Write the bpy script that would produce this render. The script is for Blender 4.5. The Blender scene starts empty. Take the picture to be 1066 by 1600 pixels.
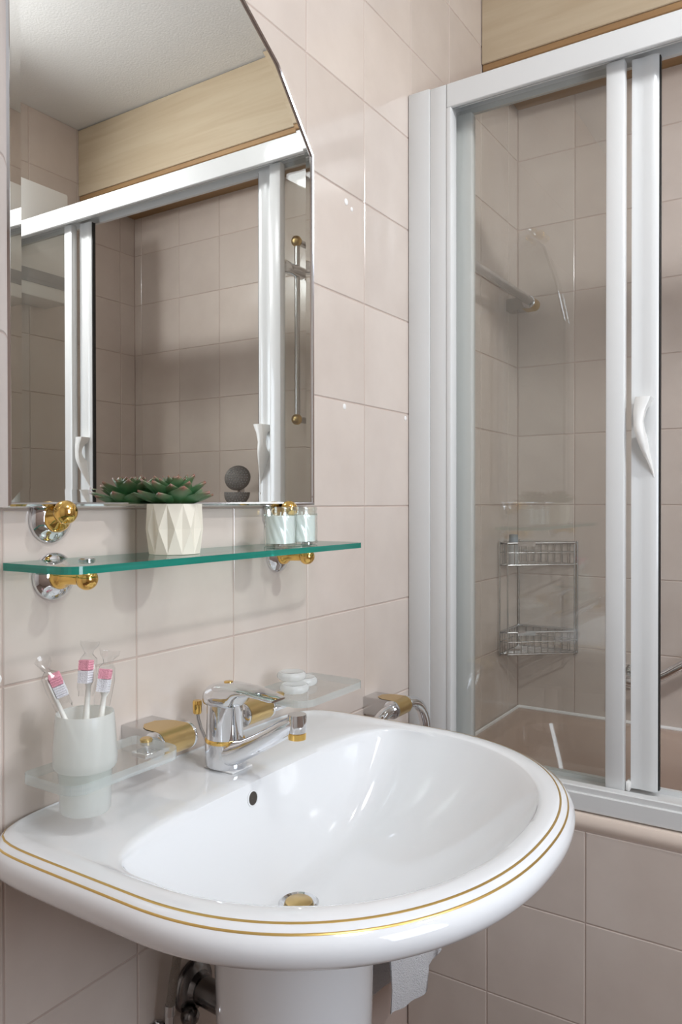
import bpy, bmesh, math, random
from mathutils import Vector, Matrix
random.seed(7)
PI = math.pi
SC = bpy.context.scene
COL = SC.collection

# ------------------------------------------------------------------ camera
# world: sink wall is the plane y=0 (room at y<0), x runs to the right along it,
# z=0 is a tile joint 1.2 m above the floor
cam_d = bpy.data.cameras.new('camera'); cam = bpy.data.objects.new('camera', cam_d); COL.objects.link(cam)
SC.camera = cam
F_PX, YAW, PIT, ROL = 1213.29, math.radians(57.0892), math.radians(-.48564), math.radians(-.07547)
fw = Vector((math.sin(YAW)*math.cos(PIT), math.cos(YAW)*math.cos(PIT), math.sin(PIT)))
rt = Vector((math.cos(YAW), -math.sin(YAW), 0)); up = rt.cross(fw)
rt2 = rt*math.cos(ROL)+up*math.sin(ROL); up2 = -rt*math.sin(ROL)+up*math.cos(ROL)
M = Matrix((rt2, up2, -fw)).transposed().to_4x4(); M.translation = Vector((-1.32359, -.78977, .00727))
cam.matrix_world = M
cam_d.sensor_fit = 'VERTICAL'; cam_d.sensor_height = 36.0; cam_d.sensor_width = 24.0
cam_d.lens = F_PX*36.0/1600.0
cam_d.shift_x = 7.13/1600.0; cam_d.shift_y = -4.29/1600.0
cam_d.clip_start = .02; cam_d.clip_end = 50

# ------------------------------------------------------------------ world, lights, exposure
w = bpy.data.worlds.new('world'); SC.world = w; w.use_nodes = True
bg = w.node_tree.nodes['Background']; bg.inputs[0].default_value = (.80, .88, 1.0, 1); bg.inputs[1].default_value = 1.0
SC.view_settings.view_transform = 'Standard'; SC.view_settings.look = 'None'
SC.view_settings.gamma = 1; SC.view_settings.use_curve_mapping = False
SC.view_settings.exposure = 0.28
LAMP_POS = (-.27, -1.545, 1.16); LAMP_W = 10.5
CEIL_FILL_W = 8.0; WIN_FILL_W = 12.0
def area(name, loc, direction, sx, sy, power, color):
    l = bpy.data.lights.new(name, 'AREA'); l.shape = 'RECTANGLE'; l.size = sx; l.size_y = sy
    l.energy = power; l.color = color
    o = bpy.data.objects.new(name, l); COL.objects.link(o); o.location = loc
    o.rotation_euler = Vector(direction).to_track_quat('-Z', 'Y').to_euler(); return o
# fill light set as daylight at an unseen, added window facing the mirror
area('window_fill', (-.85, -1.640, .24), (0, 1, -.05), .56, .96, WIN_FILL_W, (.80, .89, 1.0))
try:
    SC.cycles.max_bounces = 7; SC.cycles.diffuse_bounces = 4; SC.cycles.glossy_bounces = 5
    SC.cycles.transparent_max_bounces = 16; SC.cycles.transmission_bounces = 4
    SC.cycles.caustics_reflective = True; SC.cycles.blur_glossy = .5
    SC.cycles.sample_clamp_indirect = 6.0; SC.cycles.adaptive_threshold = .025
except Exception: pass

# ------------------------------------------------------------------ materials
def mat(name):
    m = bpy.data.materials.new(name); m.use_nodes = True
    nt = m.node_tree; nt.nodes.clear()
    out = nt.nodes.new('ShaderNodeOutputMaterial'); return m, nt, out
def N(nt, t, **kw):
    n = nt.nodes.new(t)
    for k, v in kw.items(): setattr(n, k, v)
    return n
def pbsdf(name, col, rough=.4, metal=0, coat=0, spec=.5, noise=None, bump=None, sheen=0, sss=0):
    m, nt, out = mat(name); b = N(nt, 'ShaderNodeBsdfPrincipled'); L = nt.links.new
    b.inputs['Base Color'].default_value = (*col, 1); b.inputs['Roughness'].default_value = rough
    b.inputs['Metallic'].default_value = metal; b.inputs['Coat Weight'].default_value = coat
    b.inputs['Coat Roughness'].default_value = .04
    b.inputs['Specular IOR Level'].default_value = spec; b.inputs['Sheen Weight'].default_value = sheen
    if sss:
        b.inputs['Subsurface Weight'].default_value = sss; b.inputs['Subsurface Radius'].default_value = (.01, .01, .008)
    tc = N(nt, 'ShaderNodeTexCoord')
    if noise:
        col2, sc, det = noise
        nz = N(nt, 'ShaderNodeTexNoise'); nz.inputs['Scale'].default_value = sc; nz.inputs['Detail'].default_value = det
        mx = N(nt, 'ShaderNodeMix', data_type='RGBA'); mx.inputs[6].default_value = (*col, 1); mx.inputs[7].default_value = (*col2, 1)
        L(tc.outputs['Object'], nz.inputs['Vector']); L(nz.outputs['Fac'], mx.inputs[0]); L(mx.outputs[2], b.inputs['Base Color'])
    if bump:
        sc, st, dist = bump
        nz2 = N(nt, 'ShaderNodeTexNoise'); nz2.inputs['Scale'].default_value = sc; nz2.inputs['Detail'].default_value = 4
        bp = N(nt, 'ShaderNodeBump'); bp.inputs['Strength'].default_value = st; bp.inputs['Distance'].default_value = dist
        L(tc.outputs['Object'], nz2.inputs['Vector']); L(nz2.outputs['Fac'], bp.inputs['Height']); L(bp.outputs[0], b.inputs['Normal'])
    L(b.outputs[0], out.inputs[0]); return m

def schlick(nt, f0=.04):
    """|N.I| Schlick reflectance, the same from both sides of a thin sheet"""
    L = nt.links.new
    g = N(nt, 'ShaderNodeNewGeometry'); d = N(nt, 'ShaderNodeVectorMath', operation='DOT_PRODUCT')
    L(g.outputs['Normal'], d.inputs[0]); L(g.outputs['Incoming'], d.inputs[1])
    a = N(nt, 'ShaderNodeMath', operation='ABSOLUTE'); L(d.outputs['Value'], a.inputs[0])
    s = N(nt, 'ShaderNodeMath', operation='SUBTRACT'); s.inputs[0].default_value = 1; L(a.outputs[0], s.inputs[1])
    p = N(nt, 'ShaderNodeMath', operation='POWER'); L(s.outputs[0], p.inputs[0]); p.inputs[1].default_value = 5
    m = N(nt, 'ShaderNodeMath', operation='MULTIPLY_ADD'); L(p.outputs[0], m.inputs[0]); m.inputs[1].default_value = 1-f0; m.inputs[2].default_value = f0
    return m.outputs[0]
def clear_glass(name, tint=(1, 1, 1), f0=.04, rough=0.0):
    m, nt, out = mat(name); L = nt.links.new
    t = N(nt, 'ShaderNodeBsdfTransparent'); t.inputs[0].default_value = (*tint, 1)
    g = N(nt, 'ShaderNodeBsdfGlossy'); g.inputs['Roughness'].default_value = rough
    mx = N(nt, 'ShaderNodeMixShader'); L(schlick(nt, f0), mx.inputs[0]); L(t.outputs[0], mx.inputs[1]); L(g.outputs[0], mx.inputs[2])
    L(mx.outputs[0], out.inputs[0]); return m
def edge_glass(name, col, tr=.35, rough=.08, stripe=0, lo=.55):
    """polished edge of a coloured glass sheet: colour gathered inside the sheet plus a glossy face"""
    m, nt, out = mat(name); L = nt.links.new
    tl = N(nt, 'ShaderNodeBsdfTranslucent'); df = N(nt, 'ShaderNodeBsdfDiffuse'); t = N(nt, 'ShaderNodeBsdfTransparent')
    tl.inputs[0].default_value = (*col, 1); df.inputs[0].default_value = (*col, 1); t.inputs[0].default_value = (*col, 1)
    if stripe:
        tc = N(nt, 'ShaderNodeTexCoord'); nz = N(nt, 'ShaderNodeTexNoise'); nz.inputs['Scale'].default_value = stripe
        mp = N(nt, 'ShaderNodeMapping'); mp.inputs['Scale'].default_value = (1, 1, 18)
        cr = N(nt, 'ShaderNodeMix', data_type='RGBA'); cr.inputs[6].default_value = (*[c*lo for c in col], 1); cr.inputs[7].default_value = (*[min(1, c*1.5) for c in col], 1)
        L(tc.outputs['Object'], mp.inputs[0]); L(mp.outputs[0], nz.inputs['Vector']); L(nz.outputs['Fac'], cr.inputs[0])
        for q in (tl, df, t): L(cr.outputs[2], q.inputs[0])
    m1 = N(nt, 'ShaderNodeMixShader'); m1.inputs[0].default_value = .5; L(tl.outputs[0], m1.inputs[1]); L(df.outputs[0], m1.inputs[2])
    m2 = N(nt, 'ShaderNodeMixShader'); m2.inputs[0].default_value = tr; L(m1.outputs[0], m2.inputs[1]); L(t.outputs[0], m2.inputs[2])
    g = N(nt, 'ShaderNodeBsdfGlossy'); g.inputs['Roughness'].default_value = rough
    m3 = N(nt, 'ShaderNodeMixShader'); L(schlick(nt, .06), m3.inputs[0]); L(m2.outputs[0], m3.inputs[1]); L(g.outputs[0], m3.inputs[2])
    L(m3.outputs[0], out.inputs[0]); return m
def frosted(name, col, tr, rough=.35):
    m, nt, out = mat(name); L = nt.links.new
    tl = N(nt, 'ShaderNodeBsdfTranslucent'); tl.inputs[0].default_value = (*col, 1)
    df = N(nt, 'ShaderNodeBsdfDiffuse'); df.inputs[0].default_value = (*col, 1)
    t = N(nt, 'ShaderNodeBsdfTransparent'); t.inputs[0].default_value = (.97, .98, .97, 1)
    m1 = N(nt, 'ShaderNodeMixShader'); m1.inputs[0].default_value = .45; L(tl.outputs[0], m1.inputs[1]); L(df.outputs[0], m1.inputs[2])
    m2 = N(nt, 'ShaderNodeMixShader'); m2.inputs[0].default_value = tr; L(m1.outputs[0], m2.inputs[1]); L(t.outputs[0], m2.inputs[2])
    g = N(nt, 'ShaderNodeBsdfGlossy'); g.inputs['Roughness'].default_value = rough
    m3 = N(nt, 'ShaderNodeMixShader'); L(schlick(nt, .04), m3.inputs[0]); L(m2.outputs[0], m3.inputs[1]); L(g.outputs[0], m3.inputs[2])
    L(m3.outputs[0], out.inputs[0]); return m

def tile_material(name, c1, c2, rough):
    m, nt, out = mat(name); L = nt.links.new
    b = N(nt, 'ShaderNodeBsdfPrincipled'); b.inputs['Roughness'].default_value = rough
    b.inputs['Coat Weight'].default_value = .35; b.inputs['Coat Roughness'].default_value = .06
    tc = N(nt, 'ShaderNodeTexCoord'); oi = N(nt, 'ShaderNodeObjectInfo')
    ad = N(nt, 'ShaderNodeVectorMath', operation='MULTIPLY_ADD'); ad.inputs[1].default_value = (1, 1, 1)
    sc = N(nt, 'ShaderNodeVectorMath', operation='SCALE'); sc.inputs['Scale'].default_value = 20
    cx = N(nt, 'ShaderNodeCombineXYZ')
    for i in range(3): L(oi.outputs['Random'], cx.inputs[i])
    L(cx.outputs[0], sc.inputs[0]); L(tc.outputs['Object'], ad.inputs[0]); L(sc.outputs[0], ad.inputs[2])
    nz = N(nt, 'ShaderNodeTexNoise'); nz.inputs['Scale'].default_value = 9; nz.inputs['Detail'].default_value = 5; nz.inputs['Roughness'].default_value = .55
    L(ad.outputs[0], nz.inputs['Vector'])
    rp = N(nt, 'ShaderNodeMapRange'); rp.inputs[1].default_value = .3; rp.inputs[2].default_value = .7; L(nz.outputs['Fac'], rp.inputs[0])
    mx = N(nt, 'ShaderNodeMix', data_type='RGBA'); mx.inputs[6].default_value = (*c1, 1); mx.inputs[7].default_value = (*c2, 1); L(rp.outputs[0], mx.inputs[0])
    hs = N(nt, 'ShaderNodeHueSaturation'); mr = N(nt, 'ShaderNodeMapRange'); mr.inputs[3].default_value = .96; mr.inputs[4].default_value = 1.03
    L(oi.outputs['Random'], mr.inputs[0]); L(mr.outputs[0], hs.inputs['Value']); L(mx.outputs[2], hs.inputs['Color']); L(hs.outputs[0], b.inputs['Base Color'])
    n2 = N(nt, 'ShaderNodeTexNoise'); n2.inputs['Scale'].default_value = 14; n2.inputs['Detail'].default_value = 1; L(ad.outputs[0], n2.inputs['Vector'])
    bp = N(nt, 'ShaderNodeBump'); bp.inputs['Strength'].default_value = .05; bp.inputs['Distance'].default_value = .01
    L(n2.outputs['Fac'], bp.inputs['Height']); L(bp.outputs[0], b.inputs['Normal']); L(b.outputs[0], out.inputs[0]); return m
def wood_material(name, c1, c2, axis_scale):
    m, nt, out = mat(name); L = nt.links.new
    b = N(nt, 'ShaderNodeBsdfPrincipled'); b.inputs['Roughness'].default_value = .42
    tc = N(nt, 'ShaderNodeTexCoord'); mp = N(nt, 'ShaderNodeMapping'); mp.inputs['Scale'].default_value = axis_scale
    L(tc.outputs['Object'], mp.inputs[0])
    nz = N(nt, 'ShaderNodeTexNoise'); nz.inputs['Scale'].default_value = 3.2; nz.inputs['Detail'].default_value = 7; nz.inputs['Distortion'].default_value = 1.1
    L(mp.outputs[0], nz.inputs['Vector'])
    cr = N(nt, 'ShaderNodeValToRGB'); cr.color_ramp.elements[0].position = .3; cr.color_ramp.elements[1].position = .62
    cr.color_ramp.elements[0].color = (*c2, 1); cr.color_ramp.elements[1].color = (*c1, 1)
    L(nz.outputs['Fac'], cr.inputs[0]); L(cr.outputs[0], b.inputs['Base Color']); L(b.outputs[0], out.inputs[0]); return m

M_TILE = tile_material('tile_glaze', (.650, .564, .503), (.600, .514, .456), .16)
M_GROUT = pbsdf('grout', (.53, .42, .365), .8)
M_PLASTER = pbsdf('ceiling_plaster', (.80, .79, .77), .85, bump=(160, .25, .004))
M_WALLPAINT = pbsdf('wall_paint', (.74, .70, .66), .7)
M_FLOOR = pbsdf('floor_tile', (.22, .155, .125), .3, noise=((.18, .125, .10), 8, 4))
M_WOOD = wood_material('pale_pine', (.58, .475, .335), (.51, .40, .27), (.6, .6, 9))
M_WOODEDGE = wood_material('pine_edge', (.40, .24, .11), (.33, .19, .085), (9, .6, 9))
M_WHITE = pbsdf('white_lacquered_aluminium', (.685, .685, .675), .28, coat=.3)
M_SEAL = pbsdf('black_seal', (.012, .012, .012), .5)
M_CAULK = pbsdf('white_sealant', (.86, .84, .82), .5)
M_CERAMIC = pbsdf('white_ceramic', (.765, .767, .775), .07, coat=.6)
M_GOLDLINE = pbsdf('gold_line', (.60, .40, .13), .28, metal=.75)
M_CHROME = pbsdf('chrome', (.78, .79, .81), .05, metal=1)
M_CHROME_S = pbsdf('satin_chrome', (.62, .62, .62), .22, metal=1)
M_DARKCHROME = pbsdf('tarnished_chrome', (.22, .21, .205), .22, metal=1)
M_BRASS = pbsdf('polished_brass', (.86, .56, .17), .09, metal=1)
M_BRASS_S = pbsdf('satin_brass', (.66, .48, .22), .30, metal=1)
M_MIRROR = pbsdf('mirror_silver', (.90, .905, .88), 0.0, metal=1)
M_PANE = clear_glass('shower_pane_glass', (.955, .96, .95), .052)
M_SHELF = clear_glass('shelf_glass', (.93, .985, .96), .045)
M_SHELF_E = edge_glass('shelf_glass_edge', (.025, .33, .26), .25, stripe=6)
M_CLEAR = clear_glass('clear_glass', (.97, .985, .98), .05)
M_CLEAR_E = edge_glass('clear_glass_edge', (.90, 1.0, .985), .62, stripe=10, lo=.8)
M_JAR = clear_glass('jar_glass', (.97, .99, .98), .07)
M_WRAP = clear_glass('cellophane', (.98, .98, .98), .06, .12)
M_FROST = frosted('frosted_glass', (.93, .94, .92), .42)
M_WAX = pbsdf('white_wax', (.86, .88, .86), .5, sss=.15)
M_SOAP = frosted('wrapped_soap', (.92, .92, .91), .25, .12)
M_POT = pbsdf('cream_clay', (.80, .74, .62), .6)
M_SOIL = pbsdf('dark_soil', (.05, .035, .025), .9)
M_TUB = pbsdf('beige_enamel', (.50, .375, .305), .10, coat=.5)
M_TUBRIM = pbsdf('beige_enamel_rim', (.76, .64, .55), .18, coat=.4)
M_PLASTIC = pbsdf('white_plastic', (.84, .83, .80), .32)
M_BRUSH = pbsdf('white_brush_handle', (.84, .82, .76), .3)
M_BRIST_W = pbsdf('white_bristles', (.88, .87, .90), .7, bump=(900, .8, .002))
M_BRIST_P = pbsdf('pink_bristles', (.90, .40, .49), .7, bump=(900, .8, .002))
M_TOWEL = pbsdf('white_terry', (.84, .84, .87), .95, sheen=.4, bump=(420, 1.0, .006))
M_HOSE = pbsdf('braided_steel', (.34, .30, .26), .38, metal=.85, bump=(700, 1.0, .003))
M_DARK = pbsdf('hole_shade', (.045, .035, .028), .6)
M_GREY = pbsdf('grey_plastic', (.32, .32, .33), .4)
M_BOTTLE = frosted('milky_bottle', (.86, .87, .88), .15)
M_BLUECAP = pbsdf('blue_grey_cap', (.30, .35, .40), .35)
def leaf_material():
    m, nt, out = mat('succulent_leaf'); L = nt.links.new
    b = N(nt, 'ShaderNodeBsdfPrincipled'); b.inputs['Roughness'].default_value = .42
    tc = N(nt, 'ShaderNodeTexCoord'); sp = N(nt, 'ShaderNodeSeparateXYZ'); L(tc.outputs['Generated'], sp.inputs[0])
    cr = N(nt, 'ShaderNodeValToRGB'); e = cr.color_ramp.elements
    e[0].position = 0; e[0].color = (.14, .30, .075, 1); e[1].position = 1; e[1].color = (.27, .105, .08, 1)
    x = e.new(.55); x.color = (.055, .17, .068, 1); x = e.new(.86); x.color = (.11, .15, .07, 1)
    L(sp.outputs['X'], cr.inputs[0]); L(cr.outputs[0], b.inputs['Base Color']); L(b.outputs[0], out.inputs[0]); return m
M_LEAF = leaf_material()
def emit(name, col, s):
    m, nt, out = mat(name); e = N(nt, 'ShaderNodeEmission'); e.inputs[0].default_value = (*col, 1); e.inputs[1].default_value = s
    nt.links.new(e.outputs[0], out.inputs[0]); return m

# ------------------------------------------------------------------ mesh helpers
def BM(): return bmesh.new()
def obj(name, bm, m, parent=None, smooth=True, angle=40):
    bmesh.ops.recalc_face_normals(bm, faces=bm.faces)
    me = bpy.data.meshes.new(name); bm.to_mesh(me); bm.free()
    for mm in (m if isinstance(m, (list, tuple)) else [m]): me.materials.append(mm)
    if smooth:
        me.polygons.foreach_set('use_smooth', [True]*len(me.polygons)); me.set_sharp_from_angle(angle=math.radians(angle))
    o = bpy.data.objects.new(name, me); COL.objects.link(o)
    if parent is not None: o.parent = parent
    return o
def thing(name, label, cat, group=None, loc=(0, 0, 0)):
    o = bpy.data.objects.new(name, None); COL.objects.link(o); o.location = loc; o.empty_display_size = .05
    return tag(o, label, cat, group)
def tag(o, label, cat, group=None):
    o['label'] = label; o['category'] = cat
    if group: o['group'] = group
    return o
def struct(o, label=None):
    o['kind'] = 'structure'
    if label: o['label'] = label
    return o
def box(bm, x0, x1, y0, y1, z0, z1, bev=0, seg=2, mi=0):
    n0 = len(bm.verts)
    vs = [bm.verts.new((x, y, z)) for x in (x0, x1) for y in (y0, y1) for z in (z0, z1)]
    fs = [bm.faces.new([vs[i] for i in q]) for q in ((0, 1, 3, 2), (4, 6, 7, 5), (0, 4, 5, 1), (2, 3, 7, 6), (0, 2, 6, 4), (1, 5, 7, 3))]
    for f in fs: f.material_index = mi
    if bev:
        es = list({e for f in fs for e in f.edges})
        bmesh.ops.bevel(bm, geom=es, offset=bev, segments=seg, affect='EDGES', profile=.5)
def frame_of(d):
    d = d.normalized(); a = Vector((0, 0, 1)) if abs(d.z) < .9 else Vector((1, 0, 0))
    u = d.cross(a).normalized(); return u, d.cross(u).normalized()
def loft(bm, rings, close=True, cap0=False, cap1=False, mi=0):
    R = [[bm.verts.new(p) for p in r] for r in rings]; n = len(R[0])
    for a, b in zip(R, R[1:]):
        for i in range(n if close else n-1):
            j = (i+1) % n
            f = bm.faces.new((a[i], a[j], b[j], b[i])); f.material_index = mi
    if cap0: bm.faces.new(R[0][::-1]).material_index = mi
    if cap1: bm.faces.new(R[-1]).material_index = mi
    return R
def tube(bm, pts, r, n=12, cap=True, mi=0):
    pts = [Vector(p) for p in pts]; rs = r if isinstance(r, (list, tuple)) else [r]*len(pts)
    u = None; rings = []
    for i, p in enumerate(pts):
        d = (pts[min(i+1, len(pts)-1)]-pts[max(i-1, 0)]).normalized()
        if u is None: u, v = frame_of(d)
        else:
            u = (u-d*u.dot(d)).normalized(); v = d.cross(u)
        rings.append([p+(u*math.cos(2*PI*k/n)+v*math.sin(2*PI*k/n))*rs[i] for k in range(n)])
    loft(bm, rings, cap0=cap, cap1=cap, mi=mi)
def lathe(bm, prof, origin, axis=(0, 0, 1), n=32, cap0=True, cap1=True, mi=0, phase=0):
    """prof: (radius, height along axis)"""
    o = Vector(origin); a = Vector(axis).normalized(); u, v = frame_of(a)
    rings = [[o+a*h+(u*math.cos(2*PI*k/n+phase)+v*math.sin(2*PI*k/n+phase))*max(r, 1e-5) for k in range(n)] for r, h in prof]
    loft(bm, rings, cap0=cap0, cap1=cap1, mi=mi)
def ball(bm, c, r, n=20, sc=(1, 1, 1)):
    m = Matrix.Translation(Vector(c)) @ Matrix.Diagonal((r*sc[0], r*sc[1], r*sc[2], 1))
    bmesh.ops.create_uvsphere(bm, u_segments=n, v_segments=max(8, n//2+2), radius=1, matrix=m)
def prism(bm, poly, f, d0, d1, mi=0, mi_cap=None):
    """poly of 2-D points, f(a,b,d)->3-D, extruded from depth d0 to d1"""
    A = [bm.verts.new(f(a, b, d0)) for a, b in poly]; B = [bm.verts.new(f(a, b, d1)) for a, b in poly]; n = len(poly)
    c = mi if mi_cap is None else mi_cap
    bm.faces.new(A).material_index = c; bm.faces.new(B[::-1]).material_index = c
    for i in range(n): bm.faces.new((A[i], B[i], B[(i+1) % n], A[(i+1) % n])).material_index = mi
def round_rect(x0, x1, y0, y1, rad, seg=8):
    """rad: one radius or four for corners (x0,y0),(x1,y0),(x1,y1),(x0,y1)"""
    R = rad if isinstance(rad, (list, tuple)) else [rad]*4; out = []
    for (cx, cy, a0), r in zip(((x0, y0, PI), (x1, y0, 1.5*PI), (x1, y1, 0), (x0, y1, .5*PI)), R):
        sx = 1 if cx == x0 else -1; sy = 1 if cy == y0 else -1
        if r <= 0: out.append((cx, cy)); continue
        for k in range(seg+1):
            a = a0+.5*PI*k/seg; out.append((cx+sx*r+r*math.cos(a), cy+sy*r+r*math.sin(a)))
    return out
def copy_of(o, parent=None):
    c = o.copy(); COL.objects.link(c); c.parent = parent; return c
def copy_tree(o, parent=None):
    c = copy_of(o, parent)
    for ch in o.children: copy_tree(ch, c)
    return c

# ------------------------------------------------------------------ room
FLOOR, CEIL = -1.2, 1.40
XB, YC, XL = .873, -1.645, -2.2            # right wall, wall opposite the mirror, wall behind the camera
def slab(name, x0, x1, y0, y1, z0, z1, m):
    b = BM(); box(b, x0, x1, y0, y1, z0, z1); return struct(obj(name, b, m, smooth=False))
slab('floor', XL-.1, XB+.1, YC-.1, .1, FLOOR-.06, FLOOR, M_FLOOR)
slab('ceiling', XL-.1, XB+.1, YC-.1, .1, CEIL, CEIL+.06, M_PLASTER)
G = .0014
wall_back = slab('wall_back', XL-.1, XB+.1, G, .1, FLOOR, CEIL, M_GROUT)
wall_right = slab('wall_right', XB+G, XB+.1, YC-.1, G, FLOOR, CEIL, M_GROUT)
slab('wall_left', XL-.1, XL, YC-.1, .1, FLOOR, CEIL, M_WALLPAINT)
wx0, wx1, wz0, wz1 = -1.16, -.54, -.27, .75; b = BM()           # wall that faces the mirror, with an unseen window added for fill
for q in ((XL-.1, wx0, FLOOR, CEIL), (wx1, XB+.1, FLOOR, CEIL), (wx0, wx1, FLOOR, wz0), (wx0, wx1, wz1, CEIL)):
    box(b, q[0], q[1], YC-.1, YC-G, q[2], q[3])
wall_front = struct(obj('wall_front', b, M_GROUT, smooth=False))
b = BM()
for q in ((wx0, wx0+.04, wz0, wz1), (wx1-.04, wx1, wz0, wz1), (wx0, wx1, wz0, wz0+.04), (wx0, wx1, wz1-.04, wz1)):
    box(b, q[0], q[1], YC-.08, YC-.03, q[2], q[3], .004, 1)
fill_win = struct(obj('fill_window_1', b, M_WHITE))
b = BM(); box(b, wx0+.03, wx1-.03, YC-.058, YC-.052, wz0+.03, wz1-.03); obj('pane', b, M_PANE, fill_win, smooth=False)

# tiles: one mesh for each size, one object for each tile
TILE_CACHE = {}
def tile_mesh(wd, ht):
    k = (round(wd, 4), round(ht, 4))
    if k not in TILE_CACHE:
        b = BM(); g = .0011; c = .0013
        def rect(d, ins): return [b.verts.new(p) for p in ((g+ins, d, g+ins), (wd-g-ins, d, g+ins), (wd-g-ins, d, ht-g-ins), (g+ins, d, ht-g-ins))]
        r0, r1, r2 = rect(.004, 0), rect(.0009, 0), rect(0, c)
        b.faces.new(r2)
        for a, e in ((r0, r1), (r1, r2)):
            for i in range(4): b.faces.new((a[i], a[(i+1) % 4], e[(i+1) % 4], e[i]))
        bmesh.ops.recalc_face_normals(b, faces=b.faces)
        me = bpy.data.meshes.new('tile'); b.to_mesh(me); b.free(); me.materials.append(M_TILE)
        TILE_CACHE[k] = me
    return TILE_CACHE[k]
def cuts(a, b, off, pitch):
    """joint positions from a to b on the grid off + k*pitch"""
    k = math.floor((a-off)/pitch)+1; out = [a]
    while off+k*pitch < b-1e-6:
        if off+k*pitch > a+1e-6: out.append(off+k*pitch)
        k += 1
    return [q for i, q in enumerate(out)] + [b]
def tiling(parent, s_cuts, z_cuts, place, rz):
    for s0, s1 in zip(s_cuts, s_cuts[1:]):
        for z0, z1 in zip(z_cuts, z_cuts[1:]):
            if s1-s0 < .006 or z1-z0 < .006: continue
            o = bpy.data.objects.new('tile', tile_mesh(s1-s0, z1-z0)); COL.objects.link(o); o.parent = parent
            o.location = place(s0, z0); o.rotation_euler = (0, 0, rz)
ZC = cuts(-1.0, CEIL, 0, .2)
tiling(wall_back, cuts(-.994, XB, 0, .1988), ZC, lambda s, z: (s, 0, z), 0)
tiling(wall_right, cuts(0, -YC, .165, .2058), ZC, lambda s, z: (XB, -s, z), -PI/2)
tiling(wall_front, cuts(-XB, .22, -.799, .2065), cuts(-.6, CEIL, 0, .2), lambda s, z: (-s, YC, z), PI)
# old screw holes, filled
def filler(x, z, r, sx=1):
    b = BM(); lathe(b, [(r, .0004), (r, -.0006), (r*.75, -.0014)], (x, 0, z), (0, 1, 0), 14)
    obj('filler_spot', b, M_CAULK, wall_back)
for x, z, r in ((-.068, .580, .0062), (-.048, .572, .0042), (-.075, .190, .0055), (-.803, -.19, .006), (.172, .190, .005)): filler(x, z, r)

# wooden boxing above the bath
FX, FZ = .596, 1.152
t = thing('wooden_boxing', 'pale pine boxing board running along the ceiling above the bath', 'panel')
b = BM(); box(b, FX, FX+.022, YC+.001, -.001, FZ, CEIL-.004, .002, 1); obj('fascia_board', b, M_WOOD, t, smooth=False)
b = BM(); box(b, FX+.004, FX+.05, YC+.002, -.002, FZ-.017, FZ, .002, 1); obj('lower_batten', b, M_WOODEDGE, t, smooth=False)
b = BM(); box(b, FX+.05, XB-.001, YC+.002, -.002, FZ-.003, FZ+.012); obj('underside_board', b, M_WOODEDGE, t, smooth=False)

# ------------------------------------------------------------------ bath and its tiled front
XF = .1797
bath_front = slab('wall_bath', XF+G, XF+.008, YC+.001, -.001, FLOOR, -.622, M_GROUT)
tiling(bath_front, cuts(.001, -YC-.001, .3838, .2), cuts(-1.2, -.624, 0, .2), lambda s, z: (XF, -s, z), -PI/2)
tub = thing('bathtub', 'beige enamelled bathtub behind the sliding shower screen', 'bathtub', loc=(.52, -.82, FLOOR))
tub.location = (0, 0, 0)
b = BM(); RZ = -.592
def rr3(x0, x1, y0, y1, r, z): return [(x, y, z) for x, y in round_rect(x0, x1, y0, y1, r, 8)]
x0, x1, y0, y1 = XF-.004, XB-.002, YC+.002, -.002
rings = [rr3(x0+.006, x1, y0, y1, .004, -.6235), rr3(x0, x1, y0, y1, .004, -.615), rr3(x0-.002, x1, y0, y1, .004, -.602), rr3(x0+.004, x1, y0, y1, .004, -.592), rr3(x0+.016, x1, y0, y1, .005, RZ+.002)]
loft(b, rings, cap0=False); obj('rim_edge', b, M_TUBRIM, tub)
b = BM()
rings = [rr3(x0+.014, x1, y0, y1, .005, RZ+.001), rr3(x0+.085, x1-.045, y0+.07, y1-.05, .10, RZ-.001), rr3(x0+.098, x1-.058, y0+.085, y1-.064, .11, RZ-.012),
         rr3(x0+.110, x1-.075, y0+.11, y1-.09, .12, RZ-.10), rr3(x0+.135, x1-.10, y0+.16, y1-.14, .12, RZ-.30), rr3(x0+.18, x1-.15, y0+.24, y1-.20, .10, RZ-.385), rr3(x0+.26, x1-.22, y0+.34, y1-.3, .06, RZ-.40)]
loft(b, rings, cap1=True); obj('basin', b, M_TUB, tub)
b = BM(); tube(b, [(.29, -.006, RZ+.003), (XB-.006, -.006, RZ+.003), (XB-.006, YC+.006, RZ+.003)], .0055, 8); obj('sealant', b, M_CAULK, tub)

# ------------------------------------------------------------------ shower screen
scr = thing('shower_screen', 'white framed sliding glass screen along the bath', 'shower screen')
HX0, HX1, HZ0, HZ1, SZ0, SZ1 = .185, .272, .8405, .8905, -.5878, -.541
YF = -YC
b = BM(); box(b, HX0, HX0+.010, YC+.09, -.0915, HZ0, HZ1, .0015, 1); box(b, HX0+.01, HX1, YC+.05, -.05, HZ1-.012, HZ1, 0)
box(b, HX1-.010, HX1, YC+.05, -.05, HZ0+.013, HZ1, 0); box(b, HX0+.034, HX0+.038, YC+.05, -.05, HZ0+.012, HZ1, 0)
obj('header_rail', b, M_WHITE, scr, angle=30)
b = BM(); box(b, HX0, HX1, YC+.06, -.06, SZ0, SZ1-.012, .002, 1); box(b, HX0+.004, HX0+.026, YC+.09, -.0915, SZ1-.016, SZ1, .002, 1); box(b, HX1-.01, HX1, YC+.09, -.09, SZ1-.016, SZ1-.002, 0)
obj('bottom_rail', b, M_WHITE, scr, angle=30)
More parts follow.
